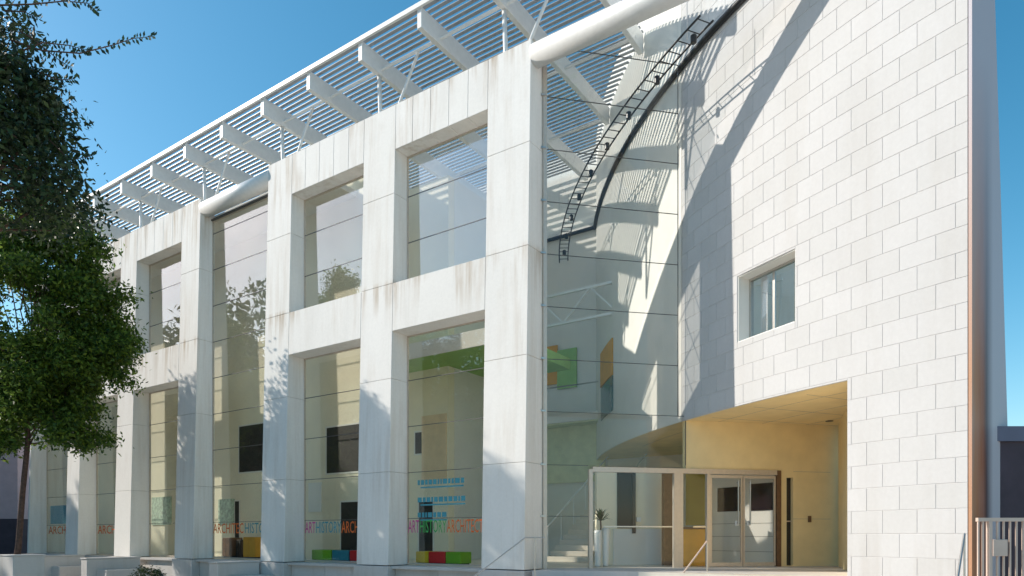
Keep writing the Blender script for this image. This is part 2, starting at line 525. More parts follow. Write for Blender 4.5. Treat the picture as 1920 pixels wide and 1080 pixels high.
# ---- sunshade canopy
ZB0, ZB1 = 14.06, 14.60
def s_wall(n):                                # where a line at depth n meets the curved wall
    return CS - math.sqrt(max(0.0, (RAD - 0.02) ** 2 - (n - CN) ** 2))
S0 = -27.2
NO, NI = 0.52, 9.8
CAN_END = 0.86
canopy = MB().box(S0, CAN_END, NO - .07, NO, 14.56, 14.68).build("canopy", 'white_metal', museum)
k = 0
s = 0.78
beam_s = []
while s > S0:
    if s < CAN_END + 0.2:
        beam_s.append(s)
    s -= 2.2
for s in beam_s:
    n_end = NI
    while s_wall(n_end) < s + 0.1 and n_end > NO + 0.5:
        n_end -= 0.1
    MB().box(s - .075, s + .075, NO + .002, n_end, ZB0, ZB1).build("beam", 'white_metal', canopy, bevel=0.008)
slat_cache = {}
n = NO + 0.14
while n < NI:
    e = min(CAN_END, s_wall(n) - .05)
    c, sn = math.cos(R_(-6)), math.sin(R_(-6))
    hw, th = 0.049, 0.009
    def q(u, v): return (u * c - v * sn, u * sn + v * c)
    ring = [q(-hw, -th), q(hw, -th), q(hw, th), q(-hw, th)]
    m = MB().hexa([(S0, ring[0][0], ring[0][1]), (e, ring[0][0], ring[0][1]), (e, ring[1][0], ring[1][1]), (S0, ring[1][0], ring[1][1]),
                   (S0, ring[3][0], ring[3][1]), (e, ring[3][0], ring[3][1]), (e, ring[2][0], ring[2][1]), (S0, ring[2][0], ring[2][1])])
    m.build("slat", 'slat', canopy, loc=(0, n, 14.66))
    n += 0.182
for nn in (1.3, 4.2, 7.0):
    MB().tube([(S0, nn, 14.22), (min(CAN_END, s_wall(nn) - .1), nn, 14.22)], 0.045, 12).build("purlin", 'white_metal', canopy, smooth=True)
for sp in (0.78, -1.42 - .0, -5.82, -10.22, -14.62, -19.02, -23.42):
    if sp > 0: continue
    MB().tube([(sp + .05, 1.30, 12.0), (sp - .02, 1.28, 14.07)], 0.06, 12).build("strut", 'white_metal', canopy, smooth=True)
    MB().tube([(sp + .12, 1.32, 12.0), (sp + 1.45, 1.32, 14.2)], 0.042, 12).build("strut", 'white_metal', canopy, smooth=True)

# ---- curved wall
ZTOP = 15.6
A_END, A_PORT, A_GL, A_FAR = 33.7, 28.9, 17.3, -26.0
A_W0, A_W1 = 22.36, 26.18
Z_SOF = 3.60
ZW0, ZW1 = 4.98, 6.42
def curved(mb, a0, a1, z0, z1, ri, ro, step=1.4):
    nseg = max(1, int(math.ceil((a1 - a0) / step)))
    for i in range(nseg):
        b0 = a0 + (a1 - a0) * i / nseg; b1 = a0 + (a1 - a0) * (i + 1) / nseg
        p = [arc(b0, ro), arc(b0, ri), arc(b1, ri), arc(b1, ro)]
        mb.hexa([(*q, z0) for q in p] + [(*q, z1) for q in p])
def curved_sheet(mb, a0, a1, z0, z1, ri, ro, step=0.9):
    """a closed curved slab without inner walls"""
    nseg = max(1, int(math.ceil((a1 - a0) / step)))
    b = len(mb.v)
    for i in range(nseg + 1):
        an = a0 + (a1 - a0) * i / nseg
        o = arc(an, ro); q = arc(an, ri)
        mb.v += [(*o, z0), (*q, z0), (*q, z1), (*o, z1)]
    for i in range(nseg):
        c = b + i * 4; d = c + 4
        for j in range(4):
            j2 = (j + 1) % 4
            mb.f.append((c + j, c + j2, d + j2, d + j))
    mb.f.append((b, b + 3, b + 2, b + 1)); e = b + nseg * 4
    mb.f.append((e, e + 1, e + 2, e + 3))
back = MB()
ro, ri = RAD - 0.007, RAD - 0.34
for a0, a1, z0, z1 in ((A_GL, A_W0, Z_SOF, ZTOP), (A_W0, A_W1, Z_SOF, ZW0), (A_W0, A_W1, ZW1, ZTOP), (A_W1, A_PORT, Z_SOF, ZTOP), (A_PORT, A_END - .02, -1.0, ZTOP)):
    curved_sheet(back, a0, a1, z0, z1, ri, ro)
cw = back.build("curved_wall", 'joint', museum)
inner = MB(); curved_sheet(inner, A_FAR, A_GL - .02, Z_SOF, ZTOP, ri, RAD)
inner.build("curved_plaster_wall", 'plaster', museum, smooth=False)
# stone blocks
CH = 0.404
DA = 0.585 / 24 * 180 / math.pi
full_mesh = None
def block_mesh(a0, a1, z0, z1, g=0.004, th=0.03):
    ga = g / RAD * 180 / math.pi
    mb = MB(); curved_sheet(mb, a0 + ga, a1 - ga, z0 + g, z1 - g, RAD - th, RAD, step=0.75)
    return mb
rest = MB()
def cut(rect, hole):
    a0, a1, z0, z1 = rect; b0, b1, y0, y1 = hole
    if a1 <= b0 or a0 >= b1 or z1 <= y0 or z0 >= y1:
        return [rect]
    out = []
    if a0 < b0: out.append((a0, b0, z0, z1))
    if a1 > b1: out.append((b1, a1, z0, z1))
    m0, m1 = max(a0, b0), min(a1, b1)
    if z0 < y0: out.append((m0, m1, z0, y0))
    if z1 > y1: out.append((m0, m1, y1, z1))
    return out
holes = [(A_W0, A_W1, ZW0, ZW1), (A_GL - 5, A_PORT, -3, Z_SOF)]
n_blocks = 0
for r in range(-3, 38):
    z0, z1 = r * CH, (r + 1) * CH
    off = 0.5 * DA if r % 2 else 0.0
    a = A_END + off - DA * 0.30
    edges = [A_END]
    while a > A_GL:
        if a < A_END - 0.15: edges.append(a)
        a -= DA
    edges.append(A_GL)
    for a1, a0 in zip(edges, edges[1:]):
        if a1 - a0 < 0.12: continue
        rects = [(a0, a1, z0, z1)]
        for h in holes:
            rects = [q for rc in rects for q in cut(rc, h)]
        for (b0, b1, y0, y1) in rects:
            if b1 - b0 < 0.06 or y1 - y0 < 0.03: continue
            wx, wy = l2w(*arc((b0 + b1) / 2))
            X, Y = px(wx, wy, (y0 + y1) / 2)
            inside = -25 < Y < 1095
            full = abs((b1 - b0) - DA) < 1e-6 and abs(y1 - y0 - CH) < 1e-6
            if not inside:
                t = block_mesh(b0, b1, y0, y1); o = len(rest.v)
                rest.v += t.v; rest.f += [tuple(o + i for i in f) for f in t.f]
                continue
            n_blocks += 1
            if full:
                if full_mesh is None:
                    t = MB(); g = 0.004; ga = g / RAD * 180 / math.pi
                    # reference block centred on angle 0, about the wall's centre
                    da = DA / 2 - ga
                    for an in (-da, 0, da):
                        A = R_(an)
                        for rr, zz in ((RAD, -CH / 2 + g), (RAD - .03, -CH / 2 + g), (RAD - .03, CH / 2 - g), (RAD, CH / 2 - g)):
                            t.v.append((-rr * math.cos(A), -rr * math.sin(A), zz))
                    for i in range(2):
                        c = i * 4; d = c + 4
                        for j in range(4):
                            j2 = (j + 1) % 4
                            t.f.append((c + j, c + j2, d + j2, d + j))
                    t.f += [(0, 3, 2, 1), (8, 9, 10, 11)]
                    full_mesh = t.mesh("stone_block", bevel=0.003)
                o = link("stone_block", full_mesh, 'block', cw, (CS, CN, (y0 + y1) / 2))
                o.rotation_euler = (0, 0, R_((b0 + b1) / 2) - ROT)
            else:
                block_mesh(b0, b1, y0, y1).build("stone_block", 'block', cw)
print("blocks", n_blocks)
o = rest.build("stone_blocks_beyond", 'block', cw); o["kind"] = "stuff"
# soffit of the raised curved wall, and the ceiling over the porch
sof = MB(); curved_sheet(sof, A_FAR, 20.0, Z_SOF, Z_SOF + .12, RAD - 8.0, ri - .003); curved_sheet(sof, 20.0, A_PORT, Z_SOF, Z_SOF + .12, RAD - 4.6, ri - .003)
sof.build("porch_soffit", 'tan', museum)
lip = MB(); curved_sheet(lip, A_FAR, A_PORT - .02, Z_SOF - .004, Z_SOF + .03, ri + .003, RAD - .04)
lip.build("soffit_lip", 'tan', museum)
sj = MB()
for rr_ in (RAD - .9, RAD - 2.1, RAD - 3.3):
    curved_sheet(sj, 6.0, A_PORT - .3, Z_SOF - .003, Z_SOF + .002, rr_ - .006, rr_ + .006)
for aa_ in (19.0, 22.5, 26.0):
    curved_sheet(sj, aa_, aa_ + .03, Z_SOF - .0032, Z_SOF + .002, RAD - 5, RAD - .4)
sj.build("soffit_joint", 'core', museum)
for an, rr in ((26.5, 21.4), (27.3, 20.2), (23.5, 21.0), (20.5, 20.6)):
    c = arc(an, rr)
    MB().lathe([(.09, 0), (.09, .012)], (c[0], c[1], Z_SOF - .012), 16).build("downlight", 'dark_metal', museum)
# window in the curved wall
wv = MB()
q0 = arc(A_W0, RAD - .02); q1 = arc(A_W1, RAD - .02)
def lin(t, d, z):                            # local frame on the window chord
    ux, uy = q1[0] - q0[0], q1[1] - q0[1]; L = math.hypot(ux, uy); ux /= L; uy /= L
    nx, ny = -uy, ux
    if nx * (CS - q0[0]) + ny * (CN - q0[1]) < 0: nx, ny = -nx, -ny
    return (q0[0] + ux * t * L + nx * d, q0[1] + uy * t * L + ny * d, z)
def chord_box(mb, t0, t1, d0, d1, z0, z1):
    mb.hexa([lin(t0, d0, z0), lin(t1, d0, z0), lin(t1, d1, z0), lin(t0, d1, z0), lin(t0, d0, z1), lin(t1, d0, z1), lin(t1, d1, z1), lin(t0, d1, z1)])
e = 0.045
for t0, t1, z0, z1 in ((0, e, ZW0, ZW1), (1 - e, 1, ZW0, ZW1), (e, 1 - e, ZW0, ZW0 + .07), (e, 1 - e, ZW1 - .07, ZW1)):
    chord_box(wv, t0, t1, .30, .38, z0, z1)
pw = wv.build("punched_window", 'grey_metal', museum)
rv = MB()
chord_box(rv, 0.0, 0.012, -.0, .30, ZW0, ZW1); chord_box(rv, .988, 1.0, -.0, .30, ZW0, ZW1)
chord_box(rv, 0.012, .988, -.0, .30, ZW1 - .02, ZW1); chord_box(rv, .012, .988, -.015, .30, ZW0, ZW0 + .02)
rv.build("reveal", 'plaster', pw)
pg = MB(); chord_box(pg, e, 1 - e, .335, .345, ZW0 + .07, ZW1 - .07); pg.build("pane", 'glass', pw)
pg = MB(); chord_box(pg, .42, .46, .325, .36, ZW0 + .07, ZW1 - .07); pg.build("mullion", 'grey_metal', pw)
pg = MB(); chord_box(pg, -.2, 1.4, 2.0, 2.05, ZW0 - .8, ZW1 + .8); pg.build("room_back", 'cream', pw)
pg = MB(); chord_box(pg, .10, .22, .5, .53, ZW0 - .1, ZW1 + .1); pg.build("blind", 'white_metal', pw)
pg = MB(); chord_box(pg, .2, .6, 1.4, 1.5, ZW0 - .3, ZW1 - .6); pg.build("cabinet_shape", 'teal', pw)
# end return of the wall
c0 = arc(A_END + .0, RAD - .006); c1 = arc(A_END + .0, RAD - 1.75); c2 = arc(A_END, RAD - .62)
dx, dy = arc(A_END - 1.2, RAD - .0)[0] - arc(A_END, RAD)[0], arc(A_END - 1.2, RAD)[1] - arc(A_END, RAD)[1]
er = MB().hexa([(c0[0], c0[1], -1), (c1[0], c1[1], -1), (c1[0] + dx, c1[1] + dy, -1), (c0[0] + dx * .1, c0[1] + dy * .1, -1),
                (c0[0], c0[1], ZTOP), (c2[0], c2[1], ZTOP), (c2[0] + dx, c2[1] + dy, ZTOP), (c0[0] + dx * .1, c0[1] + dy * .1, ZTOP)])
# keep it clear of the block wall
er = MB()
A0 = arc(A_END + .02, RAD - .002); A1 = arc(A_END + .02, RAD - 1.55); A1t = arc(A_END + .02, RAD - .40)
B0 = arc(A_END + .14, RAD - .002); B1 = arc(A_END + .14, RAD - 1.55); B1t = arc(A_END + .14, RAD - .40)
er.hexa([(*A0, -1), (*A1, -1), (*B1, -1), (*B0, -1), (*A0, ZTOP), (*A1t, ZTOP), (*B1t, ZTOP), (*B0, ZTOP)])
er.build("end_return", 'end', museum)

# ---- entrance glass screen
G0 = w2l(0.726, 16.06)
gx, gy = 0.981, 0.194
def scr(t, d=0.0):                            # along the screen (metres from the pillar), d into the building
    return w2l(0.726 + gx * t - gy * d, 16.06 + gy * t + gx * d)
def sbox(mb, t0, t1, d0, d1, z0, z1):
    p = [scr(t0, d0), scr(t1, d0), scr(t1, d1), scr(t0, d1)]
    mb.hexa([(*q, z0) for q in p] + [(*q, z1) for q in p])
T_WALL = 3.44                                 # where the screen meets the curved wall
Z_GR = 12.34
es = MB(); sbox(es, 0.0, .09, -.05, .05, 0.0, 11.9)
screen = es.build("entrance_screen", 'frame_metal', museum)
zz = [0.03, 1.235, 2.45, 3.705, 4.94, 6.175, 7.41, 8.645, 9.88, 11.115, 12.30]
T_D0 = 1.15                                   # door frame starts
for a, c in zip(zz, zz[1:]):
    if c <= 2.46:
        cols = [(0.1, T_D0 - .04)]
    elif a < Z_SOF:
        cols = [(0.1, T_WALL + .12)]
    else:
        cols = [(0.1, 2.05), (2.06, T_WALL - .03)] if a < 1 else [(0.1, T_WALL - .05)]
    for t0, t1 in cols:
        c2 = min(c, 3.59) if (a < Z_SOF and c > Z_SOF) else c
        m = MB(); sbox(m, t0, t1, -.006, .006, a + .006, c2 - .006); m.build("pane", 'glass_entry', screen)
    m = MB(); sbox(m, 0.1, cols[0][1], -.009, .012, c - .006, c + .006); m.build("transom", 'gasket', screen)
    m = MB(); sbox(m, -.06, 0.06, -.075, -.052, c - .02, c + .02); m.build("glass_clamp", 'grey_metal', screen)
m = MB(); sbox(m, T_WALL - .045, T_WALL - .03, -.009, .012, 3.7, 12.3); m.build("edge_gasket", 'gasket', screen)
m = MB(); sbox(m, 3.60, 3.61, -.009, .012, 2.5, 3.6); m.build("edge_gasket", 'gasket', screen)
# cable rods bracing the outer glass edge
m = MB(); sbox(m, T_D0 - .03, T_D0 + .06, -.06, .06, 0, 2.36); m.build("door_post", 'frame_metal', screen)
m = MB(); sbox(m, T_D0 + .06, 6.05, -.06, .06, 2.30, 2.42); m.build("door_head", 'frame_metal', screen)
for t, wd in ((3.28, .24), (4.15, .09)):
    m = MB(); sbox(m, t, t + wd, -.05, .05, 0, 2.30); m.build("door_post", 'frame_metal', screen)
m = MB(); sbox(m, 6.05, 6.17, -.05, .07, 0, 2.42); m.build("door_post", 'brown', screen)
for t0, t1 in ((T_D0 + .07, 3.27), (3.53, 4.14)):
    m = MB(); sbox(m, t0, t1, -.006, .006, .03, 2.29); m.build("pane", 'glass_entry', screen)
    m = MB(); sbox(m, t0 + .25, t1 - .02, -.05, -.03, .98, 1.01); m.build("push_rail", 'grey_metal', screen)
for t0, t1, hx in ((4.25, 5.12, 4.97), (5.14, 6.03, 5.29)):
    d = MB()
    for q in ((t0, t0 + .045, .02, 2.28), (t1 - .045, t1, .02, 2.28), (t0 + .045, t1 - .045, .02, .11), (t0 + .045, t1 - .045, 2.21, 2.28)):
        sbox(d, q[0], q[1], -.022, .022, q[2], q[3])
    dd = d.build("glass_door", 'frame_metal', museum)
    m = MB(); sbox(m, t0 + .045, t1 - .045, -.005, .005, .11, 2.21); m.build("pane", 'glass_entry', dd)
    m = MB()
    m.tube([(*scr(hx, -.09), 1.05), (*scr(hx, -.09), 2.15)], .02, 10)
    m.bar((*scr(hx, -.09), 1.1), (*scr(hx, -.006), 1.1), .02); m.bar((*scr(hx, -.09), 2.1), (*scr(hx, -.006), 2.1), .02)
    m.build("handle", 'grey_metal', dd)
    m = MB(); sbox(m, hx - .05, hx + .05, -.03, -.006, 1.03, 1.15); m.build("lock_case", 'white_metal', dd)
# angled white wall of the vestibule seen through the doors
v0, v1 = (6.92, 17.42), (5.35, 19.75)
vdx, vdy = v1[0] - v0[0], v1[1] - v0[1]; vl = math.hypot(vdx, vdy); vdx /= vl; vdy /= vl
def vest(t, d): return w2l(v0[0] + vdx * t + vdy * d, v0[1] + vdy * t - vdx * d)
def vbox(mb, t0, t1, d0, d1, z0, z1):
    p = [vest(t0, d0), vest(t1, d0), vest(t1, d1), vest(t0, d1)]
    mb.hexa([(*q, z0) for q in p] + [(*q, z1) for q in p])
def v_px(x):
    k_ = (x - 960) / 1280
    return (v0[0] - k_ * v0[1]) / (k_ * vdy - vdx)
m = MB(); vbox(m, 0, vl, 0, .15, 0, 3.58); vest_wall = m.build("vestibule_wall", 'plaster', museum)
for x0, x1, y0, y1 in ((1346, 1388, 914, 959), (1408, 1453, 906, 957)):
    t1_, t0_ = v_px(x0), v_px(x1)
    D_ = v0[1] + vdy * (t0_ + t1_) / 2
    m = MB(); vbox(m, t0_, t1_, -.02, -.003, EYE + (1004.5 - y1) * D_ / 1280, EYE + (1004.5 - y0) * D_ / 1280); m.build("dark_window", 'dark_glazed', vest_wall)
m = MB()
for zz_ in (.35, .75, 1.1):
    vbox(m, .05, vl - .05, -.006, -.001, zz_, zz_ + .014)
m.build("groove", 'core', vest_wall)
# porch back wall to the right of the doors, its slot window and bell
pb = MB()
sbox(pb, 6.17, 6.35, 0.0, .2, 0, 3.6); sbox(pb, 6.35, 6.53, 0, .2, 0, .02); sbox(pb, 6.35, 6.53, 0, .2, 2.25, 3.6); sbox(pb, 6.53, 8.05, 0, .2, 0, 3.6)
sbox(pb, 3.62, 6.17, 0.0, .2, 2.425, 3.6)
porch = pb.build("porch_wall", 'tan', museum)
m = MB(); sbox(m, 6.35, 6.53, .10, .12, .02, 2.25); m.build("slot_window", 'dark_room', porch)
m = MB(); sbox(m, 6.35, 6.53, .06, .09, 1.13, 1.16); m.build("slot_rail", 'frame_metal', porch)
m = MB(); sbox(m, 6.95, 7.03, -.03, -.002, 1.12, 1.28); m.build("bell_plate", 'brown', porch)
m = MB()
for z in (1.2, 2.4):
    sbox(m, 6.54, 7.6, -.003, .0, z, z + .008)
m.build("wall_joint", 'core', porch)
j0 = arc(A_PORT, ri - .01); j0b = arc(A_PORT + .4, ri - .01); j1 = w2l(8.27, 17.30); j1b = w2l(8.47, 17.3)
jm = MB().prism([j0, j0b, j1b, j1], 0.0, 3.6)
jm.build("porch_side_wall", 'tan', museum)

# ---- landing, floors, steps
land = [w2l(*p) for p in ((0.28, 15.12), (3.2, 14.55), (6.0, 13.0), (9.0, 13.9), (9.0, 27), (0.6, 27))]
MB().prism([w2l(*p) for p in ((0.45, 15.20), (3.6, 14.55), (5.2, 13.85), (6.3, 12.62), (9.3, 14.5), (8.8, 17.6), (0.9, 16.3))], -.16, 0.0).build("landing", 'step', museum)
for i in range(1, 4):
    o_ = i * .33
    MB().prism([w2l(*p) for p in ((0.45, 15.18 - o_), (3.6 - .1 * i, 14.53 - o_), (5.15 - .3 * i, 13.83 - o_), (6.25, 12.6), (8, 14.5), (0.9, 16.2))], -.16 * (i + 1), -.16 * i - .004).build("step", 'step', museum)
MB().box(-26.0, 8.0, .82, 10.4, -.12, -.004).build("floor_inside", 'floor_in', museum)
# plinth under the facade
for a, b in ((F1[0], F1[1]), (F1[2], F1[3]), (F1[4], F1[5]), (F2[0], F2[1]), (F2[2], F2[3]), (F2[4], F2[5])):
    MB().box(a - .04, b + .04, -.06, .85, -1.0, -.02).build("pedestal", 'step', museum, bevel=.01)
edges = sorted([-26.1] + F1 + F2)
for a, b in ((-26.1, F2[0]), (F2[1], F2[2]), (F2[3], F2[4]), (F2[5], F1[0]), (F1[1], F1[2]), (F1[3], F1[4])):
    a += .05; b -= .05
    k = 2 if b - a < 3.2 else 3
    for j in range(k):
        MB().box(a + (b - a) * j / k + .005, a + (b - a) * (j + 1) / k - .005, .22, .8, -1.0, -.09).build("plinth_panel", 'step', museum)
    MB().box(a - .01, b + .01, .08, .85, -.085, -.015).build("sill", 'step', museum)

# ---- interior
iw = MB()
NW = 4.0
def win_on_wall(x0, x1, y0, y1, n):          # pixel box on a wall at depth n -> s0,s1,z0,z1
    out = []
    for x in (x0, x1):
        kx = (x - 960) / 1280
        X0 = P0[0] + n * NX; D0 = P0[1] + n * NY
        out.append((kx * D0 - X0) / (UX - kx * UY))
    D = P0[1] + n * NY + UY * (out[0] + out[1]) / 2
    return out[0], out[1], EYE + (1004.5 - y1) * D / 1280, EYE + (1004.5 - y0) * D / 1280
NA = 2.4
iw.box(-26.0, -7.6, NA, NA + .3, 0, 12.3); iw.box(-7.6, -5.5, NW, NW + .3, 0, 12.3); iw.box(-7.9, -7.6, NA + .3, NW + .3, 0, 12.3)
iwall = iw.build("inner_wall", 'cream', museum)
for bx, nw in (((613, 690, 798, 885), NA), ((449, 497, 797, 884), NA), ((779, 806, 810, 850), NW), ((640, 690, 941, 1034), NA), ((786, 812, 941, 1034), NW), ((441, 449, 940, 1030), NA)):
    s0, s1, z0, z1 = win_on_wall(*bx, nw)
    f = MB()
    f.box(s0 - .05, s0, nw - .02, nw - .002, z0 - .05, z1 + .05); f.box(s1, s1 + .05, nw - .02, nw - .002, z0 - .05, z1 + .05)
    f.box(s0, s1, nw - .02, nw - .002, z0 - .05, z0); f.box(s0, s1, nw - .02, nw - .002, z1, z1 + .05)
    w = f.build("inner_opening", 'plaster', iwall)
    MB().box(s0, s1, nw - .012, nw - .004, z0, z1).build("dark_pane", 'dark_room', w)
for bx, mt in (((411, 440, 936, 984), 'sage_pale'), ((792, 838, 778, 905), 'peach'), ((580, 604, 905, 960), 'plaster'), ((286, 322, 932, 984), 'sage_pale')):
    nw = NW if bx[0] > 700 else NA
    s0, s1, z0, z1 = win_on_wall(*bx, nw)
    MB().box(s0, s1, nw - .04, nw - .003, z0, z1).build("display_panel", mt, iwall)
MB().box(-25.9, -7.95, .83, NA - .01, 11.62, 11.8).build("upper_ceiling", 'plaster', museum)
MB().box(-14.0, 6.0, 10.0, 10.3, 0, 15.4).build("atrium_back_wall", 'plaster', museum)
MB().box(-5.8, -5.5, NW + .31, 10.0, 0, 12.3).build("cross_wall", 'plaster', museum)
MB().box(-26.3, -26.13, .3, 4.4, 0, 12.3).build("end_wall", 'facade', museum)
mz = MB().box(-7.35, -2.5, 2.6, 6.6, 6.2, 6.55).build("mezzanine", 'green', museum)
MB().box(-7.35, -2.5, 2.55, 2.59, 6.15, 6.62).build("edge_band", 'plaster', mz)
for j in range(3):
    MB().box(-7.3 + j * 1.6, -5.75 + j * 1.6, 2.62, 2.635, 6.62, 7.55).build("balustrade_pane", 'glass_entry', mz)
MB().tube([(-7.35, 2.63, 7.6), (-2.5, 2.63, 7.6)], .025, 10).build("rail", 'grey_metal', mz, smooth=True)
def on_back(name, x0, x1, y0, y1, mat, n=9.95, d=.06):
    s0, s1, z0, z1 = win_on_wall(x0, x1, y0, y1, n)
    return MB().box(s0, s1, n - d, n, z0, z1).build(name, mat, museum)
on_back("green_mural", 1046, 1082, 655, 728, 'green')
on_back("orange_mural", 1018, 1046, 650, 722, 'orange')
on_back("lower_wall_panel", 1010, 1135, 790, 905, 'sage', 9.93, .02)
lg = MB().box(-5.4, 4.6, 9.2, 9.9, 5.0, 5.28).build("gallery", 'plaster', museum)
MB().box(-5.4, 4.6, 9.22, 9.235, 5.3, 6.3).build("balustrade_pane", 'glass_entry', lg)
MB().tube([(-5.4, 9.22, 6.34), (4.6, 9.22, 6.34)], .025, 10).build("rail", 'grey_metal', lg, smooth=True)
MB().box(-5.4, 4.6, 9.25, 9.9, 4.94, 4.995).build("ceiling_panel", 'sage', lg)
def a_px(x):
    k_ = (x - 960) / 1280; A_ = 1 + k_ * k_; B_ = 2 * (CW[0] * k_ + CW[1]); C_ = CW[0] ** 2 + CW[1] ** 2 - RAD ** 2
    D_ = (B_ - math.sqrt(max(0, B_ * B_ - 4 * A_ * C_))) / (2 * A_)
    return math.degrees(math.atan2(CW[1] - D_, CW[0] - k_ * D_)), D_
a0_, d0_ = a_px(1128); a1_, d1_ = a_px(1150)
dm_ = (d0_ + d1_) / 2
mo = MB(); curved_sheet(mo, a0_, a1_, EYE + 289 * dm_ / 1280, EYE + 355 * dm_ / 1280, RAD + .005, RAD + .05); mo.build("amber_wall_panel", 'orange', museum)
mo = MB(); curved_sheet(mo, a0_, a1_, EYE + 225 * dm_ / 1280, EYE + 287 * dm_ / 1280, RAD + .005, RAD + .03); mo.build("glazed_wall_panel", 'teal_glass', museum)
# bridge truss high in the atrium
br = MB()
for z in (7.9, 8.9):
    br.bar((-6, 7.0, z), (4.0, 7.0, z), .08)
for j in range(10):
    br.bar((-6 + j, 7.0, 7.9 if j % 2 else 8.9), (-5 + j, 7.0, 8.9 if j % 2 else 7.9), .05)
br.build("bridge_truss", 'white_metal', museum)
# stairs
st = thing  # placeholder name kept local
stair = MB().box(-2.2, -1.0, 9.0, 9.3, 0, .01).build("staircase", 'plaster', museum)
for j in range(16):
    MB().box(-2.4, -.95, 4.9 + j * .27, 4.9 + (j + 1) * .27 + .02, j * .165, j * .165 + .15).build("step", 'floor_in', stair)
for sx_ in (-2.4, -.95):
    MB().tube([(sx_, 4.9, 1.0), (sx_, 4.9 + 16 * .27, 1.0 + 16 * .165)], .025, 8).build("rail", 'white_metal', stair)
    for j in range(0, 16, 3):
        MB().tube([(sx_, 5.0 + j * .27, j * .165 + .1), (sx_, 5.0 + j * .27, j * .165 + 1.0)], .015, 8).build("baluster", 'white_metal', stair)
# glass roof with its dark ring gutter
gr = [(-26.0, .85), (s_wall(.85), .85)] + [(s_wall(x), x) for x in np.linspace(1.6, 9.9, 9)] + [(-26.0, 9.9)]
MB().prism(gr, Z_GR, Z_GR + .02).build("glass_roof", 'glass_roof', museum)
path = [(*arc(a, RAD + .05), Z_GR - .04) for a in np.linspace(-14, 24.6, 44)]
MB().tube(path, .075, 8).build("ring_gutter", 'dark_metal', museum, smooth=True)
MB().box(-14, 4, 9.86, 9.98, Z_GR - .1, Z_GR - .005).build("roof_gutter", 'dark_metal', museum)
# lobby walls seen through the doors
lob = MB()
sbox(lob, 1.95, 4.05, 1.9, 2.05, 0, 2.62)
lobby = lob.build("lobby_wall", 'cream', museum)
def lobby_box(name, x0, x1, y0, y1, mat, d0=1.85, d1=1.895):
    # pixel box on the lobby wall
    def t_of(x):
        kx = (x - 960) / 1280
        return (kx * (16.06 + gx * d0) - (0.726 - gy * d0)) / (gx - kx * gy)
    t0, t1 = t_of(x0), t_of(x1)
    D = 16.06 + gx * d0 + gy * (t0 + t1) / 2
    m = MB(); sbox(m, t0, t1, d0, d1, EYE + (1004.5 - y1) * D / 1280, EYE + (1004.5 - y0) * D / 1280)
    return m.build(name, mat, lobby)
lobby_box("dark_screen", 1158, 1188, 885, 990, 'dark_room')
lobby_box("timber_post", 1245, 1261, 885, 1062, 'brown', 1.2, 1.35)
lobby_box("amber_panel", 1287, 1322, 885, 985, 'olive', 1.8, 1.85)
lobby_box("white_knob", 1194, 1202, 970, 978, 'white_metal', 1.80, 1.89)
lobby_box("screen_bracket", 1186, 1192, 886, 1000, 'dark_metal', 1.80, 1.84)
lobby_box("wainscot", 1150, 1245, 992, 1062, 'plaster', 1.86, 1.89)

# ------------------------------------------------------------------ lettering on the glass
def lettering(txt, size, s, z, mat, parent, sx=1.0):
    cu = bpy.data.curves.new("lettering", 'FONT')
    cu.body = txt; cu.size = size; cu.extrude = 0.001; cu.resolution_u = 2
    cu.space_character = 1.0
    o = bpy.data.objects.new("lettering", cu)
    COL.objects.link(o)
    cu.materials.append(M[mat])
    o.parent = parent
    o.rotation_euler = (R_(90), 0, 0)
    o.location = (s, YG - .012, z)
    o.scale = (sx, 1.25, 1)
    return o
def band(win, words, s0, s1, z, size):
    total = sum(len(w) for w, _ in words)
    cs = (s1 - s0) / total
    bpy.context.view_layer.update()
    s = s0
    for w, mt in words:
        L = len(w) * cs
        o = lettering(w, size, s, z, mt, win, 1.0)
        bpy.context.view_layer.update()
        wd = o.dimensions.x
        me = bpy.data.meshes.new_from_object(o.evaluated_get(bpy.context.evaluated_depsgraph_get()))
        bpy.data.objects.remove(o)
        o = link("lettering", me, mt, win, (s, YG - .012, z))
        o.rotation_euler = (R_(90), 0, 0)
        o.scale = (L * 0.97 / max(wd, 1e-3), 1.35, 1)
        s += L
band(W['R'], [("ART", 'pink_ink'), ("HISTORY", 'green_ink'), ("ARCHITECTURE", 'orange_ink')], -4.19, -.95 - .3, 0.86, .36)
band(W['Q'], [("ART", 'pink_ink'), ("HISTORY", 'teal_ink'), ("ARCHI", 'orange_ink')], -8.40, -6.0, 0.86, .36)
band(W['T'], [("ARCHITEC", 'orange_ink'), ("HISTORY", 'teal_ink')], -13.18, -9.9, 0.86, .36)
#band(W['L'], [("HISTORY", 'green_ink')], -17.2, -14.5, 0.86, .36)
band(W['K'], [("ARCHITEC", 'orange_ink')], -21.3, -18.6, 0.86, .36)
band(W['S'], [("ARCHITEC", 'orange_ink')], -25.8, -22.7, 0.86, .36)
# unreadable blue caption lines on the right window
cap = MB()
rr = random.Random(3)
for (zt, wid) in ((2.12, 1.55), (1.66, 1.6), (1.26, 1.0)):
    x = -3.85
    while x < -3.85 + wid:
        l_ = rr.uniform(.05, .16)
        cap.box(x, x + l_, YG - .012, YG - .009, zt, zt + .13); x += l_ + .035
    cap.box(-3.75, -3.85 + wid, YG - .012, YG - .009, zt - .09, zt - .05)
cap.build("caption", 'teal_ink', W['R'])
MB().box(-25.7, -22.7, YG + .02, YG + .03, 1.3, 2.1).build("poster", 'teal_ink', W['S'])

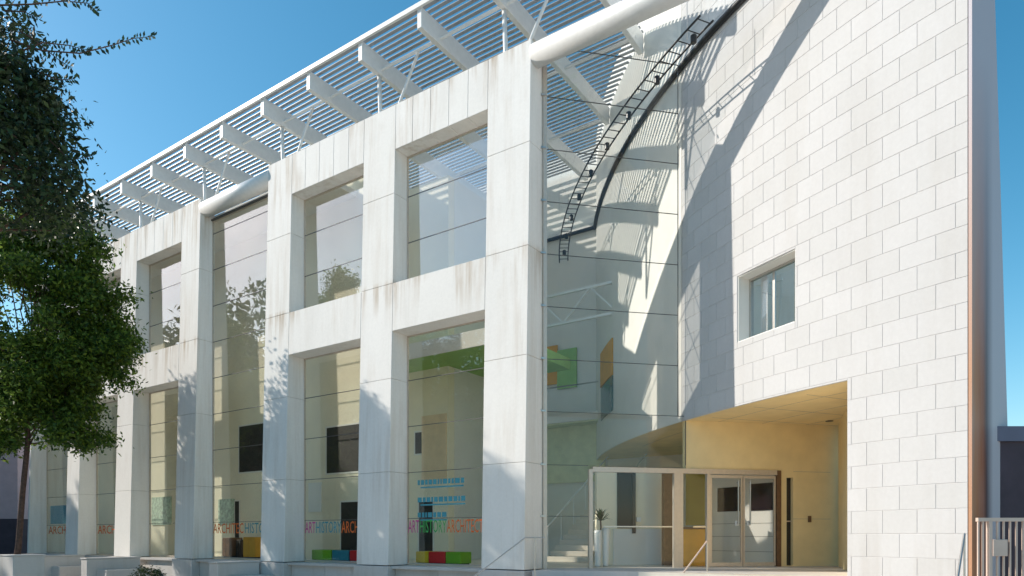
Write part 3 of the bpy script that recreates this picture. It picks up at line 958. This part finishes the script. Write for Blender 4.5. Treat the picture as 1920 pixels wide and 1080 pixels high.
# ------------------------------------------------------------------ loose things inside
def at_px(x, n):                              # museum s of pixel x at depth n
    kx = (x - 960) / 1280
    return (kx * (P0[1] + n * NY) - (P0[0] + n * NX)) / (UX - kx * UY)
def cube(x0, x1, n, mat, label, h=.34):
    s0, s1 = at_px(x0, n), at_px(x1, n)
    w = abs(s1 - s0)
    c = l2w((s0 + s1) / 2, n + .25)
    t = thing("ottoman", label, "ottoman", (c[0], c[1], 0.0), ROT, "coloured cube seats behind the windows")
    MB().box(-w / 2, w / 2, -.25, .25, .03, h).build("seat", mat, t, bevel=.02)
    MB().box(-w / 2 + .04, w / 2 - .04, -.2, .2, 0, .03).build("base", 'dark_metal', t)
cube(779, 802, 1.3, 'yellow', "yellow cube ottoman behind the glass, first of the three by the ART HISTORY lettering")
cube(803, 834, 1.3, 'red', "bright red cube ottoman between the yellow and green ones")
cube(835, 863, 1.3, 'lime', "green cube ottoman to the right of the bright red one")
cube(584, 620, 1.2, 'lime', "long green cube ottoman beside the teal one in the second window")
cube(622, 653, 1.2, 'teal', "teal blue cube ottoman between green and dark red ones")
cube(655, 676, 1.2, 'red', "dark red cube ottoman half hidden behind the stone pillar")
def cabinet(x0, x1, y0, n, mat, label, nm="cabinet"):
    s0, s1 = at_px(x0, n), at_px(x1, n)
    D = P0[1] + n * NY + UY * (s0 + s1) / 2
    h = EYE + (1004.5 - y0) * D / 1280
    c = l2w((s0 + s1) / 2, n + .25); w = s1 - s0
    t = thing(nm, label, nm, (c[0], c[1], 0), ROT)
    MB().box(-w / 2, w / 2, -.25, .25, 0.05, h).build("body", mat, t, bevel=.01)
    MB().box(-w / 2 + .02, w / 2 - .02, -.22, .22, 0, .05).build("base", 'dark_metal', t)
    MB().box(-w / 2 + .02, -.01, -.265, -.252, .09, h - .04).build("door", mat, t)
    MB().box(.01, w / 2 - .02, -.265, -.252, .09, h - .04).build("door", mat, t)
cabinet(417, 431, 1008, 1.4, 'brown', "dark brown cabinet standing inside the tall glass bay")
cabinet(456, 479, 1007, 1.4, 'orange', "orange cabinet standing inside the tall glass bay")
cabinet(443, 452, 1012, 1.6, 'dark_room', "small black cabinet between the brown and orange ones", "stand")
# orange counter in the lobby
c = w2l(0, 0)
kx = (1300 - 960) / 1280
ct = thing("reception_counter", "amber orange reception counter behind the entrance glass", "counter", (kx * 17.75, 17.75, 0), 0)
MB().box(-.34, .34, -.22, .22, .0, .95).build("body", 'orange', ct, bevel=.01)
MB().box(-.37, .37, -.25, .25, .953, 1.0).build("top", 'brown', ct)
# tall vases with plant
for i, (xp, hh, lab) in enumerate(((1121, .92, "slim white vase holding the dark spiky plant inside the entrance"), (1137, .98, "taller empty white vase inside the entrance glass"))):
    X = (xp - 960) / 1280 * 17.2
    v = thing("vase", lab, "vase", (X, 17.2 + .12 * i, 0), 0, "white vases in the entrance")
    MB().lathe([(.07, 0), (.075, .05), (.10, hh * .9), (.095, hh), (.085, hh), (.08, hh - .1)], seg=20).build("body", 'vase', v, smooth=True)
pl = thing("potted_plant", "dark spiky leaved plant standing in a white vase by the entrance glass", "plant", ((1126 - 960) / 1280 * 17.2, 17.2, .85), 0)
lf = MB()
rr = random.Random(5)
for i in range(34):
    az = rr.uniform(0, 6.28); el = rr.uniform(.1, 1.4); L = rr.uniform(.22, .42)
    d = Vector((math.cos(az) * math.cos(el), math.sin(az) * math.cos(el), math.sin(el)))
    b = Vector((0, 0, .30)) + d * .03; m_ = b + d * L * .55 + Vector((0, 0, .03)); e_ = b + d * L - Vector((0, 0, .05))
    sd = d.cross(Vector((0, 0, 1))).normalized() * .022
    o_ = len(lf.v)
    lf.v += [tuple(b - sd * .5), tuple(b + sd * .5), tuple(m_ + sd), tuple(e_), tuple(m_ - sd)]
    lf.f += [(o_, o_ + 1, o_ + 2, o_ + 4), (o_ + 4, o_ + 2, o_ + 3)]
lf.build("leaves", 'leaf_dark', pl)
MB().tube([(0, 0, 0), (.01, 0, .15), (0, 0, .33)], .02, 8).build("stem", 'bark', pl)

# curved lighting truss hanging in the atrium
lt = thing("lighting_truss", "curved dark ladder truss with black spotlights hanging along the curved wall", "lighting truss", (*l2w(CS, CN), 11.35), 0)
def tr(a, r, z=0.0):
    a = R_(a)
    return (-r * math.cos(a), -r * math.sin(a), z)
AA = np.linspace(-11.0, 23.5, 44)
for r_ in (RAD + 1.05, RAD + 1.38):
    MB().tube([tr(a, r_) for a in AA], .022, 8).build("rail", 'dark_metal', lt, smooth=True)
for a in np.linspace(-10.8, 23.3, 46):
    MB().tube([tr(a, RAD + 1.05), tr(a, RAD + 1.38)], .012, 6).build("rung", 'dark_metal', lt)
for a in np.linspace(-9.0, 22.5, 11):
    m = MB()
    p = Vector(tr(a, RAD + 1.2, -.10))
    m.lathe([(.04, -.12), (.065, -.11), (.065, .04), (.03, .07)], p, 14)
    m.build("spotlight", 'dark_metal', lt, smooth=False)
for a in (-8, 2, 12, 22):
    MB().tube([tr(a, RAD + 1.2, 0), tr(a, RAD + 1.2, .96)], .008, 6).build("hanger", 'grey_metal', lt)

# ------------------------------------------------------------------ handrails on the steps
hr = thing("handrail", "thin sloping steel handrail on the steps by the white pillar", "handrail", (.5, 14.95, -.2), 0)
MB().tube([(.22, .05, .935), (-.21, -.03, .935), (-1.32, -.55, .10)], .016, 8).build("rail", 'grey_metal', hr)
MB().tube([(0, .0, 0), (0, .0, .935)], .016, 8).build("post", 'grey_metal', hr)
MB().tube([(-1.25, -.5, -.6), (-1.25, -.5, .14)], .016, 8).build("post", 'grey_metal', hr)
hr = thing("handrail", "short sloping cream handrail in front of the entrance doors", "handrail", (4.2, 14.5, 0), 0)
MB().tube([(.0, .2, .66), (-.58, -.15, .02), (-.9, -.35, -.3)], .018, 8).build("rail", 'gate_paint', hr)
MB().tube([(0, .2, 0), (0, .2, .66)], .016, 8).build("post", 'grey_metal', hr)
hr = thing("handrail", "grey handrail slanting down beside the corner of the block wall", "handrail", (6.56, 9.9, -1), 0)
MB().tube([(.0, .0, 1.80), (-.75, -1.0, 1.24), (-1.5, -2.0, .68)], .018, 8).build("rail", 'grey_metal', hr)
MB().tube([(.0, .0, 0), (.0, .0, 1.80)], .016, 8).build("post", 'grey_metal', hr)
MB().tube([(-1.5, -2.0, 0), (-1.5, -2.0, .68)], .016, 8).build("post", 'grey_metal', hr)

# ------------------------------------------------------------------ gate and buildings on both sides
gt = thing("metal_gate", "cream painted metal bar gate with a square lock box", "gate", (7.0, 10.25, -1.0), 0)
MB().box(-.02, 1.7, -.03, .03, 1.99, 2.045).build("top_rail", 'gate_paint', gt)
MB().box(-.02, 1.7, -.03, .03, .1, .16).build("bottom_rail", 'gate_paint', gt)
MB().box(.14, .19, -.035, .035, 0, 1.99).build("post", 'gate_paint', gt)
for i, x in enumerate([0.0, .07] + [.285 + .096 * j for j in range(14)]):
    MB().box(x - .011, x + .011, -.012, .012, .16, 1.99).build("bar", 'gate_paint', gt)
MB().box(.19, .41, -.05, .05, 1.47, 1.72).build("lock_box", 'gate_paint', gt, bevel=.005)

nb = thing("outbuilding", "dark plum rendered low building with a slate coping behind the gate", "building", (7.90, 11.2, -1.0), 0)
MB().box(0, 12, 0, 4.4, 0, 3.32).build("wall", 'dark_wall', nb)
MB().box(-.02, 12.1, -.06, 4.45, 3.323, 3.565).build("roof", 'slate', nb)

lb = thing("pink_building", "pink rendered building with a dark base far behind the thin tree trunk", "building", (-27.5, 33.0, -1.0), 0)
MB().box(-9, 3.6, 0, 9, 2.6, 9.0).build("wall", 'pink_wall', lb)
MB().box(-9.05, 3.65, -.05, 9.05, 0, 2.597).build("base", 'dark_wall', lb)
MB().box(-9.2, 3.8, -.2, 9.2, 9.003, 9.3).build("roof", 'slate', lb)

# planters and low walls in front of the facade
def low_box(nm, label, cat, s0, s1, n0, n1, ztop, zbot=-1.0, mat='step', group=None):
    c = l2w((s0 + s1) / 2, (n0 + n1) / 2)
    t = thing(nm, label, cat, (c[0], c[1], zbot), ROT, group)
    a = (s1 - s0) / 2; b = (n1 - n0) / 2
    MB().box(-a, a, -b, b, 0, ztop - zbot).build("wall", mat, t, bevel=.01)
    MB().box(-a - .02, a + .02, -b - .02, b + .02, ztop - zbot + .002, ztop - zbot + .04).build("coping", mat, t, bevel=.008)
    return t

# ------------------------------------------------------------------ trees
def leaves_mesh(name, centers, spread, n, size, seed, droop=0.3, aspect=0.45):
    r = np.random.default_rng(seed)
    c = np.asarray(centers)[r.integers(0, len(centers), n)]
    off = r.normal(0, 1, (n, 3)) * np.asarray(spread)
    p = c + off
    d = r.normal(0, 1, (n, 3)); d[:, 2] -= droop
    d /= np.linalg.norm(d, axis=1)[:, None]
    u = r.normal(0, 1, (n, 3)); u -= (u * d).sum(1)[:, None] * d
    u /= np.linalg.norm(u, axis=1)[:, None]
    w = np.cross(d, u)
    L = size * r.uniform(.5, 1.35, n)[:, None]
    a = p; b = p + d * L * .45 + u * L * aspect * .5 + w * L * .06
    t = p + d * L; e = p + d * L * .45 - u * L * aspect * .5 + w * L * .06
    v = np.stack([a, b, t, e], 1).reshape(-1, 3)
    me = bpy.data.meshes.new(name)
    me.vertices.add(n * 4); me.vertices.foreach_set("co", v.ravel())
    me.loops.add(n * 4); me.loops.foreach_set("vertex_index", np.arange(n * 4))
    me.polygons.add(n); me.polygons.foreach_set("loop_start", np.arange(n) * 4); me.polygons.foreach_set("loop_total", np.full(n, 4))
    me.update(); me.validate()
    return me

def lobe_points(lobes, n, seed, shell=0.45):
    r = np.random.default_rng(seed)
    out = []
    vol = np.array([l[3] * l[4] * l[5] for l in lobes]) ** .75
    pick = r.choice(len(lobes), n, p=vol / vol.sum())
    for i in pick:
        x, y, z, a, b, c = lobes[i]
        d = r.normal(0, 1, 3); d /= np.linalg.norm(d)
        q = (shell + (1 - shell) * r.random()) ** (1 / 1.5)
        out.append((x + d[0] * a * q, y + d[1] * b * q, z + d[2] * c * q))
    return out

def tree(name, label, base, lobes, ncl, nleaf, spread, size, seed, trunk_r, fork_z, mat='leaf', group=None, lean=(0, 0), droop=.3, extra=None):
    """lobes in world coordinates"""
    t = thing(name, label, "tree", base, 0, group)
    bx, by, bz = base
    lob = [(l[0] - bx, l[1] - by, l[2] - bz, l[3], l[4], l[5]) for l in lobes]
    cl = lobe_points(lob, ncl, seed)
    r = random.Random(seed)
    tk = MB()
    fork = Vector((lean[0], lean[1], fork_z))
    top = Vector((lob[0][0], lob[0][1], lob[0][2] + lob[0][5] * .5))
    tk.tube([(0, 0, 0), tuple(fork * .35 + Vector((.03, .02, 0))), tuple(fork * .7), tuple(fork), tuple(fork.lerp(top, .5)), tuple(top)],
            [trunk_r * 1.25, trunk_r, trunk_r * .92, trunk_r * .85, trunk_r * .5, trunk_r * .12], 10)
    for q in r.sample(cl, min(len(cl), 46)):
        q = Vector(q)
        st_ = fork.lerp(top, r.uniform(0, .8) if q.z > fork.z else 0.0)
        mid = st_.lerp(q, .5) + Vector((r.uniform(-.2, .2), r.uniform(-.2, .2), r.uniform(0, .35)))
        tk.tube([tuple(st_), tuple(mid), tuple(q)], [trunk_r * .32, trunk_r * .18, trunk_r * .05], 6, cap=False)
    tk.build("trunk", 'bark', t, smooth=True)
    me = leaves_mesh("crown", cl, spread, nleaf, size, seed + 1, droop)
    link("crown", me, mat, t)
    return t

DB = 20.0
def wp(x, y, D):
    return ((x - 960) / 1280 * D, D, EYE + (1004.5 - y) * D / 1280)
def lobe(x, y, D, rx, ry, rz):               # pixel radii for x and z, metres for depth
    c = wp(x, y, D); return (*c, rx * D / 1280, ry, rz * D / 1280)
tb = wp(22, 1037, DB)
tree("broadleaf_tree", "bright green broadleaf tree with a thin leaning trunk in front of the museum's far end",
     (tb[0], DB, -1.0),
     [lobe(70, 610, DB, 120, 2.0, 180), lobe(165, 610, DB + .3, 68, 1.2, 90), lobe(165, 800, DB, 38, .8, 50), lobe(60, 750, DB, 85, 1.4, 75),
      lobe(110, 470, DB, 72, 1.4, 85), lobe(212, 640, DB, 30, .7, 55), lobe(100, 700, DB - .5, 90, 1.0, 80), lobe(-10, 790, DB, 55, 1, 62), lobe(40, 470, DB - .3, 70, 1, 70), lobe(120, 790, DB - .2, 60, .9, 50), lobe(20, 700, DB - .6, 60, .8, 70), lobe(205, 560, DB, 30, .5, 35), lobe(225, 690, DB, 22, .4, 35)],
     230, 84000, (.23, .23, .17), .14, 21, .085, 4.3, 'leaf', lean=(.45, 0))
tree("broadleaf_tree", "slim street tree left of the bright green broadleaf tree", (-20.4, 23.6, -1.0),
     [(-20.2, 23.6, 8.6, 1.5, 1.3, 3.6), (-20.0, 23.6, 6.5, 1.6, 1.25, 2.4), (-20.6, 23.6, 10.5, 1.2, 1.0, 1.8)],
     200, 30000, (.25, .22, .2), .16, 77, .10, 4.5, 'leaf', lean=(.1, 0))
tree("broadleaf_tree", "tall narrow street tree between the planter tree and the street", (-18.4, 18.1, -1.0),
     [(-18.2, 18.0, 11.2, 1.1, 1.0, 2.3), (-18.4, 18.1, 9.5, 1.3, 1.0, 1.6)],
     120, 16000, (.25, .2, .2), .16, 78, .10, 5.5, 'leaf', lean=(.1, 0))
tr_rng = random.Random(12)
for i_ in range(12):
    y_ = 36 - 5.0 * i_; x_ = -46 + tr_rng.uniform(-1.5, 1.5); h_ = tr_rng.uniform(20, 23.5)
    tree("street_tree", "broad dark street tree across the plaza", (x_, y_, -1.0),
         [(x_, y_, h_ * .62, 3.2, 3.6, h_ * .36), (x_ + .8, y_ + 1.5, h_ * .5, 3, 3.2, h_ * .3), (x_, y_ - 1.8, h_ * .38, 3, 3.4, h_ * .3)],
         220, 9000, (.6, .6, .5), .62, 300 + i_, .22, 3.5, 'leaf_dark', group="street trees across the plaza")
ob = thing("added_brick_building", "added dark brick building, out of view, behind the street trees across the plaza", "building", (-54, 8, -1.0), 0)  # dark block added out of view to fill bright gaps in window reflections
MB().box(-6, 0, -34, 34, 0, 11).build("wall", 'added_dark_brick', ob)
MB().box(-6.2, .2, -34.2, 34.2, 11.003, 11.4).build("roof", 'slate', ob)
DA_ = 9.0
ta = tree("street_tree", "dark leafed tree reaching in from above the bright green tree, twigs against the sky",
     (-8.9, 9.0, -1.0),
     [lobe(-60, 190, DA_, 140, 1.2, 130), lobe(20, 340, DA_, 110, 1.1, 85), lobe(5, 180, DA_, 75, .9, 70), lobe(60, 250, DA_ + .2, 50, .7, 60), lobe(-20, 30, DA_, 45, .7, 40), lobe(105, 370, DA_, 50, .6, 50),
      lobe(95, 250, DA_, 28, .4, 28), lobe(70, 130, DA_, 38, .4, 22), lobe(130, 320, DA_, 26, .4, 22)],
     150, 18000, (.16, .16, .13), .092, 33, .13, 4.2, 'leaf_dark', lean=(.2, 0))
# leafy twigs against the sky
def twig(parent, pts, n, seed, size=.085):
    r = random.Random(seed)
    base = parent.location
    P = [Vector(wp(x, y, DA_)) - base for x, y in pts]
    tw = MB().tube([tuple(p) for p in P], [.012 - .009 * i / (len(P) - 1) for i in range(len(P))], 6)
    o = tw.build("twig", 'bark', parent)
    lv = MB()
    for i in range(n):
        f = i / (n - 1) * (len(P) - 1); k_ = min(int(f), len(P) - 2)
        p = P[k_].lerp(P[k_ + 1], f - k_)
        ax = (P[k_ + 1] - P[k_]).normalized()
        side = 1 if i % 2 else -1
        d = (ax * r.uniform(.2, .7) + Vector((r.uniform(-.2, .2), r.uniform(-.5, .5), side * r.uniform(.5, 1.0)))).normalized()
        u = d.cross(Vector((r.uniform(-.4, .4), 1, r.uniform(-.4, .4)))).normalized()
        L = size * r.uniform(.7, 1.2)
        b = len(lv.v)
        lv.v += [tuple(p), tuple(p + d * L * .5 + u * L * .23), tuple(p + d * L), tuple(p + d * L * .5 - u * L * .23)]
        lv.f.append((b, b + 1, b + 2, b + 3))
    lv.build("leaves", 'leaf_dark', o)
twig(ta, [(20, 75), (80, 95), (150, 100), (210, 85), (250, 72), (288, 68)], 62, 1)
twig(ta, [(30, 100), (80, 80), (130, 85), (165, 95)], 40, 2)
twig(ta, [(40, 60), (60, 72), (110, 112), (135, 128)], 34, 3)
twig(ta, [(-10, 10), (60, 8), (120, 2), (165, 6), (182, 22)], 46, 4)
twig(ta, [(10, 20), (45, 22), (70, 33)], 24, 5)
twig(ta, [(60, 130), (110, 150), (140, 148)], 30, 6)
twig(ta, [(90, 260), (130, 300), (175, 292)], 40, 7)

# planter round the thin trunk and stepped stone walls in front of the plinth
ps, pn = w2l(-14.9, 20)
low_box("stone_planter", "pale stone planter around the thin tree trunk", "planter", ps, ps + .95, pn - .1, pn + .7, .19)
for x0, x1, nn, lab in ((70, 98, -1.6, "low stepped stone wall second from the planter, by the far pillars"),
                        (152, 170, -1.9, "low stepped stone wall below the far frame, nearest the black shrub"),
                        (392, 420, -1.5, "low stepped stone wall below the tall glass bay")):
    s0 = at_px(x0, nn); s1 = s0 + .42
    c = l2w((s0 + s1) / 2, nn)
    t = thing("stepped_wall", lab, "wall", (c[0], c[1], -1.0), ROT, "low stepped walls along the plinth")
    t["kind"] = "thing"
    MB().box(-.21, .21, 0, -.12 - nn, 0, .98).build("block", 'step', t, bevel=.012)
    MB().box(.214, .9, .3, -.12 - nn, 0, .62).build("block", 'step', t, bevel=.012)
    MB().box(-.23, .23, -.03, -.10 - nn, .983, 1.025).build("coping", 'step', t, bevel=.008)
sx_, sy_ = l2w(at_px(276, -2.2), -2.2)
sb = thing("shrub", "small blackish clipped shrub at the foot of the plinth", "shrub", (sx_, sy_, -1.0), 0)
lm = leaves_mesh("foliage", lobe_points([(0, 0, .45, .55, .4, .42)], 60, 5, .6), (.06, .06, .06), 2600, .07, 9)
link("foliage", lm, 'leaf_dark', sb)
MB().tube([(0, 0, 0), (.02, 0, .3)], .03, 8).build("stem", 'bark', sb)
